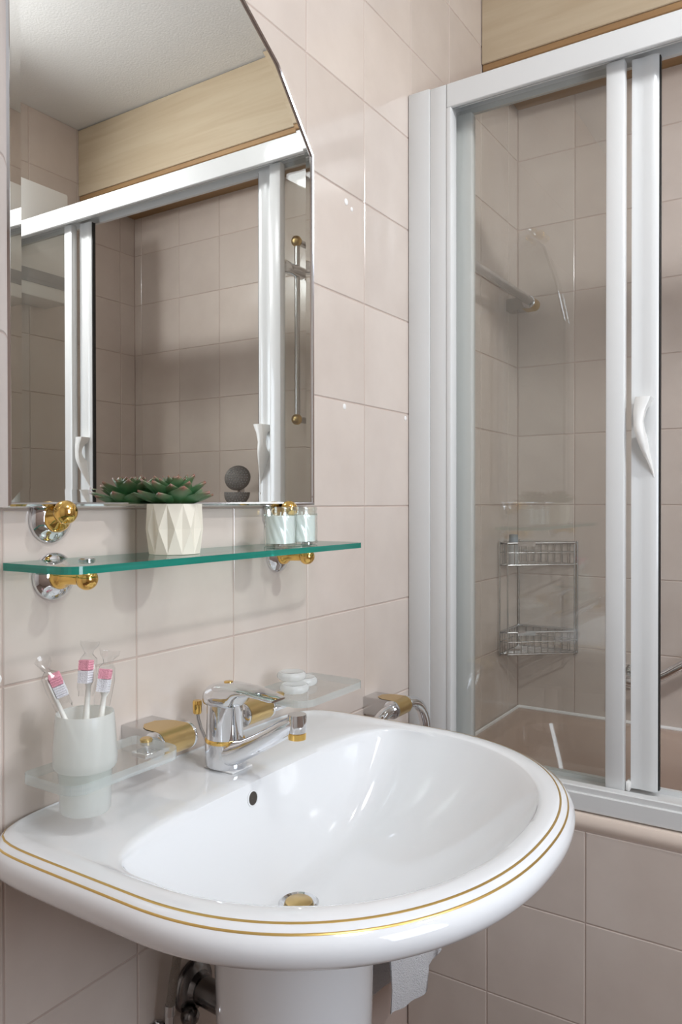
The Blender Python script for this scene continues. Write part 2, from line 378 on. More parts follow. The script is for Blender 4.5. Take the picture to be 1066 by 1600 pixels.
for s in (0, 1):
    fy = (lambda y: y) if s == 0 else (lambda y: YC-y)
    def ybox(bm, xa, xb, ya, yb, za, zb, bev=0): box(bm, xa, xb, min(fy(ya), fy(yb)), max(fy(ya), fy(yb)), za, zb, bev, 2)
    j = BM(); ybox(j, HX0-.001, HX1, -.001, -.0525, SZ0, HZ1+.002, .003); obj('wall_jamb', j, M_WHITE, scr, angle=30)
    j = BM(); ybox(j, HX0+.001, HX1-.004, -.0525, -.0905, SZ0, HZ1, .0015); ybox(j, HX0, HX0+.03, -.0905, -.1015, SZ0, HZ0, .002); obj('adjusting_profile', j, M_WHITE, scr, angle=30)
    # fixed panel
    fp = BM(); ybox(fp, .212, .234, -.412, -.447, SZ1-.006, HZ0+.008, .004); fpo = obj('fixed_panel_stile', fp, M_WHITE, scr, angle=30)
    g = BM(); ybox(g, .2265, .2305, -.094, -.414, SZ1-.012, HZ0+.006); obj('fixed_pane', g, M_PANE, fpo, smooth=False)
    # sliding door, pushed back behind the fixed panel
    pr = [(.236, -.455), (.2365, -.4615), (.2385, -.468), (.2375, -.478), (.2365, -.488), (.2375, -.497), (.241, -.503), (.2545, -.503), (.2545, -.455)]
    d = BM(); prism(d, pr, lambda a, c, z: (a, fy(c), z), SZ1-.002, HZ0+.012); do = obj('door_stile', d, M_WHITE, scr, angle=30)
    d = BM(); ybox(d, .238, .262, -.088, -.126, SZ1-.004, HZ0+.006, .004); obj('trailing_stile', d, M_WHITE, do, angle=30)
    d = BM(); ybox(d, .2485, .2525, -.122, -.458, SZ1, HZ0+.004); obj('door_pane', d, M_PANE, do, smooth=False)
    d = BM(); ybox(d, .2425, .2535, -.503, -.5055, SZ1, HZ0+.01); obj('rubber_seal', d, M_SEAL, do, smooth=False)
    d = BM(); ybox(d, .225, .250, -.447, -.4555, SZ1-.006, SZ1+.012, .003); obj('guide_block', d, M_PLASTIC, do)
    # bow handle: a crescent plate that stands off the stile and tapers to a point, with a finger hole beside the stile
    d = BM(); nseg = 30; ring = []
    LEFT = [(0, -11), (.05, -12), (.2, -14), (.4, -13), (.55, -9), (.7, -3), (.85, 4), (1, 9.5)]
    RIGHT = [(0, 10), (.05, 8), (.15, 2.5), (.3, -1), (.45, .5), (.55, 2.5), (.7, 5), (.85, 9), (1, 12)]
    def tab(tb_, q):
        for (p_, u_), (r_, w_) in zip(tb_, tb_[1:]):
            if q <= r_: return u_+(w_-u_)*(q-p_)/(r_-p_)
        return tb_[-1][1]
    for i in range(nseg+1):
        q = i/nseg; z = .205-.150*q
        wq = .034*(1 if q < .42 else max(.05, 1-((q-.42)/.58)**1.35)); ax = .238-wq
        bx_ = .2385 if (q < .10 or q > .47) else .2385-.019*math.sin(PI*(q-.10)/.37)**.6
        ya, yb = fy(-.482-tab(LEFT, q)*.00128), fy(-.482-tab(RIGHT, q)*.00128)
        m = min(.004, (bx_-ax)*.4)
        ring.append([(ax, ya*.3+yb*.7, z), (ax, ya*.7+yb*.3, z), (ax+m, ya, z), (bx_, ya, z), (bx_, yb, z), (ax+m, yb, z)])
    loft(d, ring, cap0=True, cap1=True)
    obj('handle', d, M_PLASTIC, do, angle=50)

# ------------------------------------------------------------------ mirror
YM, XM = -.022, -.5085
half = [(.2965, .607), (.1965, .720), (.075, .799)]
outl = [(XM-.2965, .003), (XM+.2965, .003)] + [(XM+a, z) for a, z in half] + [(XM-a, z) for a, z in reversed(half)]
def inset(poly, d):
    n = len(poly); out = []
    for i in range(n):
        p0, p1, p2 = Vector(poly[i-1]), Vector(poly[i]), Vector(poly[(i+1) % n])
        e1, e2 = (p1-p0).normalized(), (p2-p1).normalized()
        n1, n2 = Vector((-e1.y, e1.x)), Vector((-e2.y, e2.x))
        m = (n1+n2).normalized(); out.append(tuple(p1+m*(d/m.dot(n1))))
    return out
mir = thing('wall_mirror', 'tall arched mirror with thin chrome edge above the glass shelf', 'mirror')
i1, i2 = inset(outl, .005), inset(outl, .0205)
b = BM(); b.faces.new([b.verts.new((x, YM, z)) for x, z in i2]); me_back = [b.verts.new((x, YM+.004, z)) for x, z in i2]; b.faces.new(me_back[::-1])
obj('mirror_glass', b, M_MIRROR, mir, smooth=False)
b = BM(); loft(b, [[(x, YM-.00042, z) for x, z in i1], [(x, YM, z) for x, z in i2]]); obj('bevelled_edge', b, M_MIRROR, mir, smooth=False)
b = BM(); rr = []
for ins, y in ((0, -.001), (-.001, YM+.002), (.0005, YM-.003), (.003, YM-.0048), (.0048, YM-.003), (.0052, YM-.0003)):
    rr.append([(x, y, z) for x, z in inset(outl, ins)])
loft(b, rr); obj('chrome_frame', b, M_CHROME, mir, angle=30)
b = BM(); rr = [[(x, y, z) for x, z in inset(outl, .002)] for y in (-.001, -.012)]; loft(b, rr, cap0=True, cap1=True); obj('backing', b, M_GREY, mir, smooth=False)
def rosette(parent, x, z, ball_off, ball_r, arm_y, holder=None, r=.0285):
    b = BM(); lathe(b, [(r, 0), (r, .0035), (r*.96, .006), (r*.80, .0085), (r*.62, .0125), (r*.50, .0135), (r*.3, .0135)], (x, -.0005, z), (0, -1, 0), 40)
    ro = obj('rosette', b, M_CHROME, parent)
    b = BM(); bx, by, bz = ball_off
    lathe(b, [(ball_r*1.15, 0), (ball_r*1.18, .004), (ball_r*1.05, .009), (ball_r*.66, .015), (ball_r*.58, abs(arm_y)-.012)], (x, -.012, z), (bx-x, by+.012, bz-z), 28)
    ball(b, ball_off, ball_r, 28)
    obj('knob', b, M_BRASS, ro); return ro
rosette(mir, -.733, -.012, (-.7395, -.038, -.0035), .0140, -.036)
rosette(mir, -.298, -.012, (-.304, -.038, -.0035), .0140, -.036)
rosette(mir, XM, .818, (XM, -.038, .808), .0140, -.036)

# ------------------------------------------------------------------ glass shelf
ZS = -.059; TH = .0085
sh = thing('glass_shelf', 'long green-edged glass shelf on brass knobs under the mirror', 'shelf')
b = BM(); prism(b, round_rect(-.803, -.207, -.127, -.010, [.024, .024, .004, .004], 10), lambda a, c, d: (a, c, d), ZS-TH, ZS, mi=1, mi_cap=0)
obj('glass_plate', b, [M_SHELF, M_SHELF_E], sh, smooth=False)
for x in (-.729, -.288):
    rosette(sh, x, -.080, (x, -.062, -.0805), .0128, -.055)
    b = BM(); lathe(b, [(.0095, 0), (.0095, .0018), (.008, .003)], (x, -.062, ZS+.0002), (0, 0, 1), 24); obj('stud', b, M_CHROME, sh)

# potted succulent
ps = thing('potted_succulent', 'green succulent in a faceted cream pot on the shelf', 'plant', loc=(-.589, -.063, ZS+.0006))
b = BM(); n = 11; H = .0645
def ringp(rad, z, off): return [b.verts.new((rad*math.cos(2*PI*(i+off)/n+.22), rad*math.sin(2*PI*(i+off)/n+.22), z)) for i in range(n)]
T, Mi, Ce, Bo = ringp(.0352, H, 0), ringp(.0372, H*.50, .5), ringp(.0318, H*.50, 0), ringp(.0328, 0, 0)
for i in range(n):
    j = (i+1) % n; h = i-1
    for f in ((T[i], T[j], Mi[i]), (Bo[i], Mi[i], Bo[j]), (T[i], Mi[h], Ce[i]), (T[i], Ce[i], Mi[i]), (Bo[i], Ce[i], Mi[h]), (Bo[i], Mi[i], Ce[i])): b.faces.new(f)
Ti, Bi = ringp(.0322, H, 0), ringp(.0310, H-.012, 0)
for i in range(n):
    j = (i+1) % n; b.faces.new((T[i], Ti[i], Ti[j], T[j])); b.faces.new((Ti[i], Bi[i], Bi[j], Ti[j]))
b.faces.new(Bo); b.faces.new(Bi[::-1])
obj('pot', b, M_POT, ps, smooth=False)
b = BM(); lathe(b, [(.030, H-.012), (.027, H-.004), (.012, H+.002)], (0, 0, 0), n=20); obj('soil', b, M_SOIL, ps)
b = BM(); rings = []
for q in [i/9 for i in range(10)]:
    wd = .0128*(math.sin(PI*min(1, q*.86+.14))**.8)*(1 if q < .97 else .3); th = .0038*(1-q*.75)+.0004; x = .042*q; zc = .006*q*q
    rings.append([(x, wd*math.cos(a), zc+th*math.sin(a)+(wd*abs(math.cos(a)))*.25) for a in [2*PI*k/8 for k in range(8)]])
loft(b, rings, cap0=True, cap1=True); leaf0 = obj('leaf', b, M_LEAF, ps, angle=70)
k = 0; rnd = random.Random(5)
for cnt, tilt, sc, ph, z0, r0 in ((9, 12, 1.18, 0, .002, .006), (9, 26, 1.02, .35, .006, .005), (8, 42, .86, .1, .010, .004), (7, 56, .70, .5, .012, .003), (5, 70, .54, .2, .014, .002)):
    for i in range(cnt):
        o = leaf0 if k == 0 else copy_of(leaf0, ps); k += 1
        a = 2*PI*(i/cnt)+ph+rnd.uniform(-.12, .12); s = sc*rnd.uniform(.9, 1.1)
        o.location = (r0*math.cos(a), r0*math.sin(a), H+z0-.002); o.scale = (s, s, s)
        o.rotation_euler = (0, -math.radians(tilt+rnd.uniform(-5, 5)), a)

# candle jars
def candle_jar(x, y, label):
    j = thing('candle_jar', label, 'candle', 'candle jars on the shelf', (x, y, ZS))
    b = BM(); rings = []; nn = 72
    for z, r in ((.0006, .0225), (.002, .0246), (.046, .0250), (.049, .0246), (.0505, .0240), (.054, .0240), (.0555, .0250), (.0585, .0250), (.060, .0240)):
        amp = .0008 if .001 < z < .047 else 0
        rings.append([((r+amp*math.cos(12*(2*PI*k/nn)+z*210))*math.cos(2*PI*k/nn), (r+amp*math.cos(12*(2*PI*k/nn)+z*210))*math.sin(2*PI*k/nn), z) for k in range(nn)])
    # more slices so the swirl reads
    fine = [rings[0]]
    for z in [.002+.044*i/14 for i in range(15)]:
        fine.append([((.0248+.0009*math.cos(12*(2*PI*k/nn)+z*230))*math.cos(2*PI*k/nn), (.0248+.0009*math.cos(12*(2*PI*k/nn)+z*230))*math.sin(2*PI*k/nn), z) for k in range(nn)])
    fine += rings[3:]
    inner = [[(r*math.cos(2*PI*k/nn), r*math.sin(2*PI*k/nn), z) for k in range(nn)] for r, z in ((.0222, .060), (.0222, .004))]
    loft(b, fine+inner, cap0=True, cap1=True); obj('glass', b, M_JAR, j, angle=60)
    b = BM(); rings = []
    for z in [.0045+.0415*i/12 for i in range(13)]:
        rings.append([((.0216+.0006*math.cos(12*(2*PI*k/nn)+z*230))*math.cos(2*PI*k/nn), (.0216+.0006*math.cos(12*(2*PI*k/nn)+z*230))*math.sin(2*PI*k/nn), z) for k in range(nn)])
    loft(b, rings, cap0=True, cap1=True); obj('wax', b, M_WAX, j)
    b = BM()
    for q in range(30):
        a = 2*PI*q/30; ball(b, (.0247*math.cos(a), .0247*math.sin(a), .0475), .0016, 6)
    obj('beaded_band', b, M_JAR, j)
    b = BM(); tube(b, [(0, 0, .04), (.0008, 0, .047), (.002, .0005, .052)], .0008, 6); obj('wick', b, M_WAX, j)
candle_jar(-.3725, -.072, 'ribbed glass jar of white candle wax nearest the succulent pot')
candle_jar(-.304, -.063, 'ribbed glass jar of white wax towards the shelf end, half hidden by the other')

# ------------------------------------------------------------------ washbasin
XS = -.510; CY = -.25
def se(c, s, a, bf, nf, bb, nb):
    if s <= 0: return ((abs(c)/a)**nf+(abs(s)/bf)**nf)**(-1/nf)
    return ((abs(c)/a)**nb+(abs(s)/bb)**nb)**(-1/nb)
def c_in(t):
    c, s = math.cos(t), math.sin(t); r = se(c, s, .287, .249, 2.05, .106, 4.0); return (XS+r*c, CY+r*s)
def c_out(t):
    c, s = math.cos(t), math.sin(t); r = se(c, s, .333, .2905, 2.2, .2495, 10); return (XS+r*c, CY+r*s)
def sstep(a, b, x):
    q = max(0, min(1, (x-a)/(b-a))); return q*q*(3-2*q)
def lerp_tab(tab, f):
    for (a, za), (c, zc) in zip(tab, tab[1:]):
        if f <= c:
            q = (f-a)/(c-a); return za+(zc-za)*q
    return tab[-1][1]
# rim profile over the distance from the outer edge; the outline shrinks towards the wall line, so it stays closed against the wall
RIM = [(0, -.3720), (.0012, -.3668), (.0038, -.3630), (.0078, -.3596), (.0120, -.3568), (.0165, -.3548), (.0225, -.3532), (.0300, -.3526), (.036, -.3530), (.041, -.3546)]
def rim_pt(t, d, lift=0):
    o = c_out(t); kx, ky = (.333-d)/.333, (.5405-d)/.5405
    return (XS+(o[0]-XS)*kx, o[1]*ky, lerp_tab(RIM, d)+lift)
def deck_pt(t, f):
    a, o = rim_pt(t, .041), c_in(t); ln = math.hypot(a[0]-o[0], a[1]-o[1])
    z = -.3546+(-.3600+.3546)*f if ln < .02 else (lerp_tab([(0, -.3546), (.12, -.3554), (.5, -.3558), (.85, -.3560), (.95, -.3572), (1, -.3600)], f))
    return (a[0]+(o[0]-a[0])*f, a[1]+(o[1]-a[1])*f, z)
DR = (XS-.002, -.206)
def basin_pt(t, q):
    a = c_in(t); d = (DR[0]+.022*math.cos(t), DR[1]+.022*math.sin(t))
    z = -.360-.150*(1-q**2.5)
    return (d[0]+(a[0]-d[0])*q, d[1]+(a[1]-d[1])*q, z)
NT = 160; TT = [2*PI*(k+.5)/NT for k in range(NT)]
sink = thing('washbasin', 'white ceramic pedestal washbasin with two gold rim lines', 'sink')
b = BM(); rings = []
for q in (.0, .06, .14, .24, .35, .46, .57, .67, .76, .84, .90, .945, .975): rings.append([basin_pt(t, q) for t in TT])
for f in (1, .95, .85, .5, .12): rings.append([deck_pt(t, f) for t in TT])
for d_, _ in reversed(RIM): rings.append([rim_pt(t, d_) for t in TT])
def under(t, kx, ky, z):
    o = c_out(t); return (XS+(o[0]-XS)*kx, o[1]*ky, z)
for kx, ky, z in ((.999, .9995, -.378), (.994, .9965, -.384), (.982, .989, -.3895), (.961, .976, -.394), (.91, .945, -.401), (.83, .90, -.416), (.72, .83, -.442), (.60, .75, -.472), (.46, .64, -.503), (.34, .56, -.522)):
    rings.append([under(t, kx, ky, z) for t in TT])
loft(b, rings, cap0=True); obj('bowl', b, M_CERAMIC, sink, angle=60)
for f0, f1 in ((.0153, .0177), (.0069, .0088)):
    b = BM()
    # follow the outline all the way back to the wall on both sides
    tt = [t for t in TT if c_out(t)[1] < -.004]; tt.sort(key=lambda t: (t-PI/2) % (2*PI))
    loft(b, [[rim_pt(t, f0, .00012) for t in tt], [rim_pt(t, (f0+f1)/2, .0004) for t in tt], [rim_pt(t, f1, .00012) for t in tt]], close=False)
    obj('gold_line', b, M_GOLDLINE, sink)
# overflow and waste
t0 = math.atan2(.075, -.026); 
def bnorm(t, q):
    p = Vector(basin_pt(t, q)); a = Vector(basin_pt(t+.01, q))-p; c = Vector(basin_pt(t, q+.01))-p
    nn = a.cross(c).normalized(); return p, (nn if nn.z > 0 else -nn)
t_best = min(TT, key=lambda t: abs(c_in(t)[0]-(-.533))+(0 if math.sin(t) > 0 else 9))
p0, nn = bnorm(t_best, .945)
b = BM(); u, v = frame_of(nn)
lathe(b, [(.0105, -.0006), (.0108, .0008), (.0088, .0012), (.0085, -.0004)], p0, nn, 28, False, False); obj('overflow_ring', b, M_CERAMIC, sink)
b = BM(); lathe(b, [(.0088, .0006), (.0001, .0003)], p0, nn, 28, False, False); obj('overflow_shade', b, M_DARK, sink)  # flat dark disc stands in for the shade inside the overflow
b = BM(); lathe(b, [(.025, -.004), (.026, .001), (.023, .003), (.0185, .001)], (DR[0], DR[1], -.5095), n=36, cap0=False, cap1=False); wf = obj('waste_flange', b, M_CHROME, sink)
b = BM(); lathe(b, [(.018, -.004), (.0178, .0025), (.015, .0045), (.001, .0055)], (DR[0], DR[1], -.5095), n=36); obj('waste_plug', b, M_BRASS_S, sink)
# pedestal
b = BM(); rings = []
for z, rx, ry, yc in ((-.5228, .104, .104, -.196), (-.530, .104, .104, -.196), (-.548, .1030, .1030, -.196), (-.60, .1022, .1022, -.197), (-.80, .098, .098, -.197), (-1.08, .098, .098, -.197), (-1.16, .108, .108, -.197), (-1.199, .125, .125, -.197)):
    rings.append([(XS+rx*math.cos(a)*(1 if abs(math.cos(a)) < .9 else .99), yc+ry*math.sin(a), z) for a in [2*PI*k/48 for k in range(48)]])
loft(b, rings, cap0=True, cap1=True)
pd = obj('washbasin_pedestal', b, M_CERAMIC); tag(pd, 'white ceramic column pedestal carrying the washbasin', 'pedestal')

# ------------------------------------------------------------------ mixer tap
FXC = -.512
tap = thing('mixer_tap', 'chrome single-lever basin mixer tap with brass trim', 'tap')
def sec(y, z0, z1, wd, e=2.6, nn=20, x=FXC):
    zc, h = (z0+z1)/2, (z1-z0)/2; out = []
    for k in range(nn):
        a = 2*PI*k/nn; c, s = math.cos(a), math.sin(a); r = (abs(c)**e+abs(s)**e)**(-1/e)
        out.append((x+wd/2*r*c, y, zc+h*r*s))
    return out
b = BM(); box(b, FXC-.020, FXC+.022, -.112, -.060, -.3558, -.3528, .001, 1); obj('gasket', b, M_CAULK, tap)
b = BM(); rings = []
for z, rx, ry, yc in ((-.353, .0245, .030, -.083), (-.350, .0258, .0312, -.083), (-.335, .0262, .0305, -.0825), (-.3195, .0262, .0275, -.081)):
    rings.append([(FXC+rx*math.cos(a), yc+ry*math.sin(a), z) for a in [2*PI*k/36 for k in range(36)]])
loft(b, rings, cap0=True, cap1=True)
loft(b, [sec(-.062, -.350, -.322, .040), sec(-.085, -.350, -.319, .047), sec(-.104, -.3490, -.315, .047, 3.4), sec(-.122, -.3400, -.3085, .043, 3.6), sec(-.142, -.3285, -.2980, .038, 3.8), sec(-.162, -.3160, -.2860, .033, 3.8), sec(-.182, -.3035, -.2740, .0285, 3.6), sec(-.199, -.293, -.2668, .0250, 3), sec(-.205, -.288, -.2675, .022)], cap0=True, cap1=True)
sp = obj('spout', b, M_CHROME, tap, angle=50)
b = BM(); lathe(b, [(.0118, 0), (.0122, -.003), (.0122, -.023)], (FXC, -.2035, -.2655), n=32); obj('outlet', b, M_CHROME, tap)
b = BM(); lathe(b, [(.0118, 0), (.0120, -.002), (.0116, -.009), (.009, -.0095)], (FXC, -.2035, -.2885), n=32); obj('aerator', b, M_BRASS, tap)
b = BM(); lathe(b, [(.0262, -.3205), (.0275, -.3190), (.0275, -.3160), (.0260, -.3145)], (FXC, -.081, 0), n=40); obj('brass_ring', b, M_BRASS, tap)
b = BM(); lathe(b, [(.0256, -.3150), (.0252, -.300), (.0247, -.278), (.0245, -.268)], (FXC, -.081, 0), n=40); obj('body', b, M_CHROME, tap)
b = BM()
loft(b, [sec(-.0535, -.268, -.256, .024, 2.2), sec(-.057, -.2735, -.2475, .038, 2.6), sec(-.066, -.2735, -.2415, .048, 3), sec(-.082, -.2735, -.2385, .0515, 3), sec(-.097, -.2725, -.2378, .0505, 3), sec(-.106, -.2690, -.2385, .0495, 3), sec(-.112, -.2580, -.2392, .0485, 3), sec(-.120, -.2525, -.2402, .047, 3), sec(-.135, -.2500, -.2422, .044, 3), sec(-.152, -.2510, -.2450, .040, 3), sec(-.168, -.2535, -.2483, .035, 3), sec(-.1735, -.2532, -.2500, .030, 2.4)], cap0=True, cap1=True)
lv = obj('lever', b, M_CHROME, tap, angle=50)
b = BM(); lathe(b, [(.0065, 0), (.0065, .0012), (.005, .0018)], (FXC, -.088, -.2385), n=20); obj('lever_button', b, M_BRASS, lv)
b = BM(); tube(b, [(FXC-.002, -.056, -.335), (FXC-.002, -.047, -.322), (FXC-.002, -.0385, -.309), (FXC-.002, -.034, -.297), (FXC-.002, -.032, -.288)], .0024, 10); rod = obj('popup_rod', b, M_CHROME_S, tap)
b = BM(); lathe(b, [(.0050, 0), (.0062, .0015), (.0066, .016), (.0058, .0185)], (FXC-.002, -.0318, -.2895), n=20); obj('rod_knob', b, M_BRASS, rod)

# ------------------------------------------------------------------ wall brackets of the accessories
def bracket(parent, x0, x1, z, y_end=-.064, r=.0165, wall_h=.034):
    """block from the wall that ends in a brass collar with chrome discs, axis along x"""
    xc = (x0+x1)/2; w2 = (x1-x0)/2
    b = BM()
    prof = [(-.0005, z+r), (y_end, z+r)]
    n = 12
    arc = [(y_end+r*math.sin(PI*k/n)*-1, z+r*math.cos(PI*k/n)) for k in range(n+1)]
    poly = [(-.0005, z+r)] + arc + [(-.0005, z-r*1.0)]
    prism(b, poly, lambda a, c, d: (d, a, c), x0+.004, x1-.004); br = obj('wall_block', b, M_CHROME_S, parent, angle=30)
    b = BM(); rr = r+.0007
    pts = [(-.030, z+rr)] + [(y_end-rr*math.sin(PI*k/16), z+rr*math.cos(PI*k/16)) for k in range(17)] + [(-.046, z-rr)]
    wtop = [.10, .55] + [.92]*15 + [.92, .92]
    ring = []
    A, B_ = [], []
    for i, (y, zz) in enumerate([(-.024, z+rr), (-.034, z+rr), (-.044, z+rr)] + pts[1:-1] + [pts[-1]]):
        ww = w2*[.30, .66, .82][i] if i < 3 else w2*.86
        A.append((xc-ww, y, zz)); B_.append((xc+ww, y, zz))
    loft(b, [A, B_], close=False); obj('brass_collar', b, M_BRASS_S, br, angle=60)
    for s, xx in ((-1, x0), (1, x1)):
        b = BM(); lathe(b, [(r*1.02, 0), (r*1.06, .0015), (r*1.06, .004), (r*.95, .0052)], (xx+(.0045 if s < 0 else -.0045), y_end, z), (s, 0, 0), 28); obj('end_disc', b, M_CHROME, br)
    return br
# tumbler holder
th = thing('tumbler_holder', 'clear glass tumbler shelf with chrome and brass bracket left of the tap', 'holder')
bracket(th, -.628, -.566, -.3005)
gx0, gx1, gy0, gy1, gz = -.801, -.637, -.128, -.040, -.2875
TX, TY = -.7510, -.0850
b = BM(); op = round_rect(gx0, gx1, gy0, gy1, [.020, .026, .004, .010], 8); hn = 40
ho = [(TX+.0290*math.cos(2*PI*k/hn), TY+.0290*math.sin(2*PI*k/hn)) for k in range(hn)]
def resample(poly, c, nn):
    """points of a convex polygon where rays from c at even angles meet it"""
    out = []
    for k in range(nn):
        d = Vector((math.cos(2*PI*k/nn), math.sin(2*PI*k/nn))); best = None
        for i in range(len(poly)):
            p, q = Vector(poly[i]), Vector(poly[(i+1) % len(poly)]); e = q-p; den = d.x*e.y-d.y*e.x
            if abs(den) < 1e-12: continue
            w_ = p-Vector(c); t_ = (w_.x*e.y-w_.y*e.x)/den; s_ = (w_.x*d.y-w_.y*d.x)/den
            if t_ > 0 and -1e-6 <= s_ <= 1+1e-6: best = t_ if best is None else max(best, t_)
        out.append((c[0]+d.x*best, c[1]+d.y*best))
    return out
hn = 160; ho = [(TX+.0290*math.cos(2*PI*k/hn), TY+.0290*math.sin(2*PI*k/hn)) for k in range(hn)]; oo = resample(op, (TX, TY), hn)
def glass_ring(b, outer, inner, z0, z1):
    O1 = [b.verts.new((x, y, z1)) for x, y in outer]; I1 = [b.verts.new((x, y, z1)) for x, y in inner]
    O0 = [b.verts.new((x, y, z0)) for x, y in outer]; I0 = [b.verts.new((x, y, z0)) for x, y in inner]; nn = len(outer)
    for i in range(nn):
        j = (i+1) % nn
        b.faces.new((O1[i], O1[j], I1[j], I1[i])); b.faces.new((O0[i], I0[i], I0[j], O0[j]))
        b.faces.new((O1[i], O0[i], O0[j], O1[j])).material_index = 1; b.faces.new((I1[i], I1[j], I0[j], I0[i]))
glass_ring(b, oo, ho, gz-.011, gz); obj('glass_plate', b, [M_CLEAR, M_CLEAR_E], th, smooth=False)
b = BM(); lathe(b, [(.0075, 0), (.0078, .003), (.0060, .0045)], (-.648, -.072, gz+.0002), n=24); obj('screw_cap', b, M_BRASS_S, th)
b = BM(); lathe(b, [(.0060, -.0138), (.0060, -.0112)], (-.648, -.072, gz), n=20); obj('screw_washer', b, M_CHROME, th)
b = BM(); box(b, -.660, -.620, -.084, -.058, gz-.0175, gz-.0115, .001, 1); obj('support_tongue', b, M_CHROME, th)
# tumbler
b = BM()
prof = [(.001, -.3345), (.0262, -.3345), (.0276, -.332), (.0282, -.300), (.0283, -.2868), (.0325, -.2860), (.0342, -.2835), (.0347, -.276), (.0342, -.262), (.0326, -.240), (.0314, -.2262), (.0309, -.2255), (.0300, -.2262), (.0310, -.240), (.0325, -.262), (.0327, -.279), (.0262, -.286), (.0258, -.300), (.0252, -.3275), (.001, -.3285)]
lathe(b, prof, (TX, TY, 0), n=56)
tag(obj('tumbler', b, M_FROST), 'frosted glass tumbler holding three toothbrushes in its glass holder', 'tumbler')
def toothbrush(head, foot, face, label):
    t = thing('toothbrush', label, 'toothbrush', 'toothbrushes in the tumbler')
    h, f = Vector(head), Vector(foot); d = (h-f).normalized(); L_ = (h-f).length
    u = Vector(face); u = (u-d*u.dot(d)).normalized(); v = d.cross(u)
    def fr(s, a, c): return f+d*s+u*a+v*c
    b = BM(); rings = []
    for s, wu, wv in ((0, .003, .004), (.004, .0042, .0058), (.06, .004, .0052), (L_-.045, .0026, .0032), (L_-.030, .0024, .0030), (L_-.024, .0026, .0058), (L_-.006, .0026, .0062), (L_, .0016, .003)):
        rings.append([fr(s, wu*math.cos(a), wv*math.sin(a)) for a in [2*PI*k/12 for k in range(12)]])
    loft(b, rings, cap0=True, cap1=True); obj('handle', b, M_BRUSH, t)
    def pad(s0, s1, name, m):
        b = BM()
        for i in range(int(round((s1-s0)/.0027))):
            for c in (-.0048, -.0024, 0, .0024, .0048):
                s = s0+.0027*(i+.5)
                lathe(b, [(.0017, 0), (.0018, .012)], fr(s, .0022, c), u, 6)
        obj(name, b, m, t, smooth=False)
    pad(L_-.025, L_-.0105, 'white_bristles', M_BRIST_W); pad(L_-.0105, L_-.0005, 'pink_bristles', M_BRIST_P)
    b = BM(); rings = []; rn = random.Random(int(abs(head[0])*9000))
    for s, r in ((L_-.040, .0085), (L_-.036, .009), (L_-.03, .0098), (L_-.012, .0105), (L_+.002, .0095), (L_+.007, .0045), (L_+.011, .0065), (L_+.017, .0105), (L_+.022, .0115)):
        rings.append([fr(s+rn.uniform(-.0012, .0012), .004+(r+rn.uniform(-.0012, .0012))*math.cos(a)*(1 if s < L_+.005 else .7), (r+rn.uniform(-.0012, .0012))*math.sin(a)) for a in [2*PI*k/14 for k in range(14)]])
    loft(b, rings); obj('clear_wrapper', b, M_WRAP, t, angle=15)
toothbrush((-.7975, -.080, -.180), (-.734, -.088, -.322), (.55, -.5, .5), 'toothbrush leaning left in the frosted tumbler')
toothbrush((-.733, -.072, -.172), (-.752, -.078, -.322), (-.9, -.35, 0), 'upright toothbrush in the middle of the three')
toothbrush((-.7195, -.086, -.184), (-.7545, -.095, -.322), (-.75, -.5, .1), 'toothbrush leaning right, nearest the tap')

# soap dish
sd = thing('soap_dish', 'clear glass soap shelf with chrome and brass bracket right of the tap', 'soap dish')
bracket(sd, -.458, -.396, -.3005)
b = BM(); prism(b, round_rect(-.389, -.216, -.130, -.018, [.026, .020, .008, .004], 8), lambda a, c, d: (a, c, d), gz-.011, gz, mi=1, mi_cap=0)
obj('glass_plate', b, [M_CLEAR, M_CLEAR_E], sd, smooth=False)
b = BM(); lathe(b, [(.0075, 0), (.0078, .003), (.0060, .0045)], (-.376, -.072, gz+.0002), n=24); obj('screw_cap', b, M_BRASS_S, sd)
b = BM(); box(b, -.404, -.364, -.084, -.058, gz-.0175, gz-.0115, .001, 1); obj('support_tongue', b, M_CHROME, sd)
def soap(x, y, z, r, label):
    b = BM(); nn = 28; rings = []
    for rr_, h in ((.001, .0002), (r*.86, .0002), (r*.98, .003), (r, .0065), (r*.96, .010), (r*.84, .0122), (r*.72, .0118), (r*.55, .0105), (.001, .0102)):
        rings.append([(x+rr_*(1+.03*math.sin(9*a))*math.cos(a), y+rr_*(1+.03*math.sin(9*a))*math.sin(a), z+h) for a in [2*PI*k/nn for k in range(nn)]])
    loft(b, rings, cap0=True, cap1=True); tag(obj('soap', b, M_SOAP), label, 'soap', 'round soaps on the soap dish')
soap(-.345, -.078, gz+.0005, .023, 'round white wrapped soap lying nearest the brass screw')
soap(-.297, -.062, gz+.0005, .022, 'round white wrapped soap at the right of the glass soap dish')
soap(-.322, -.056, gz+.0130, .023, 'round white wrapped soap on top of the other two')

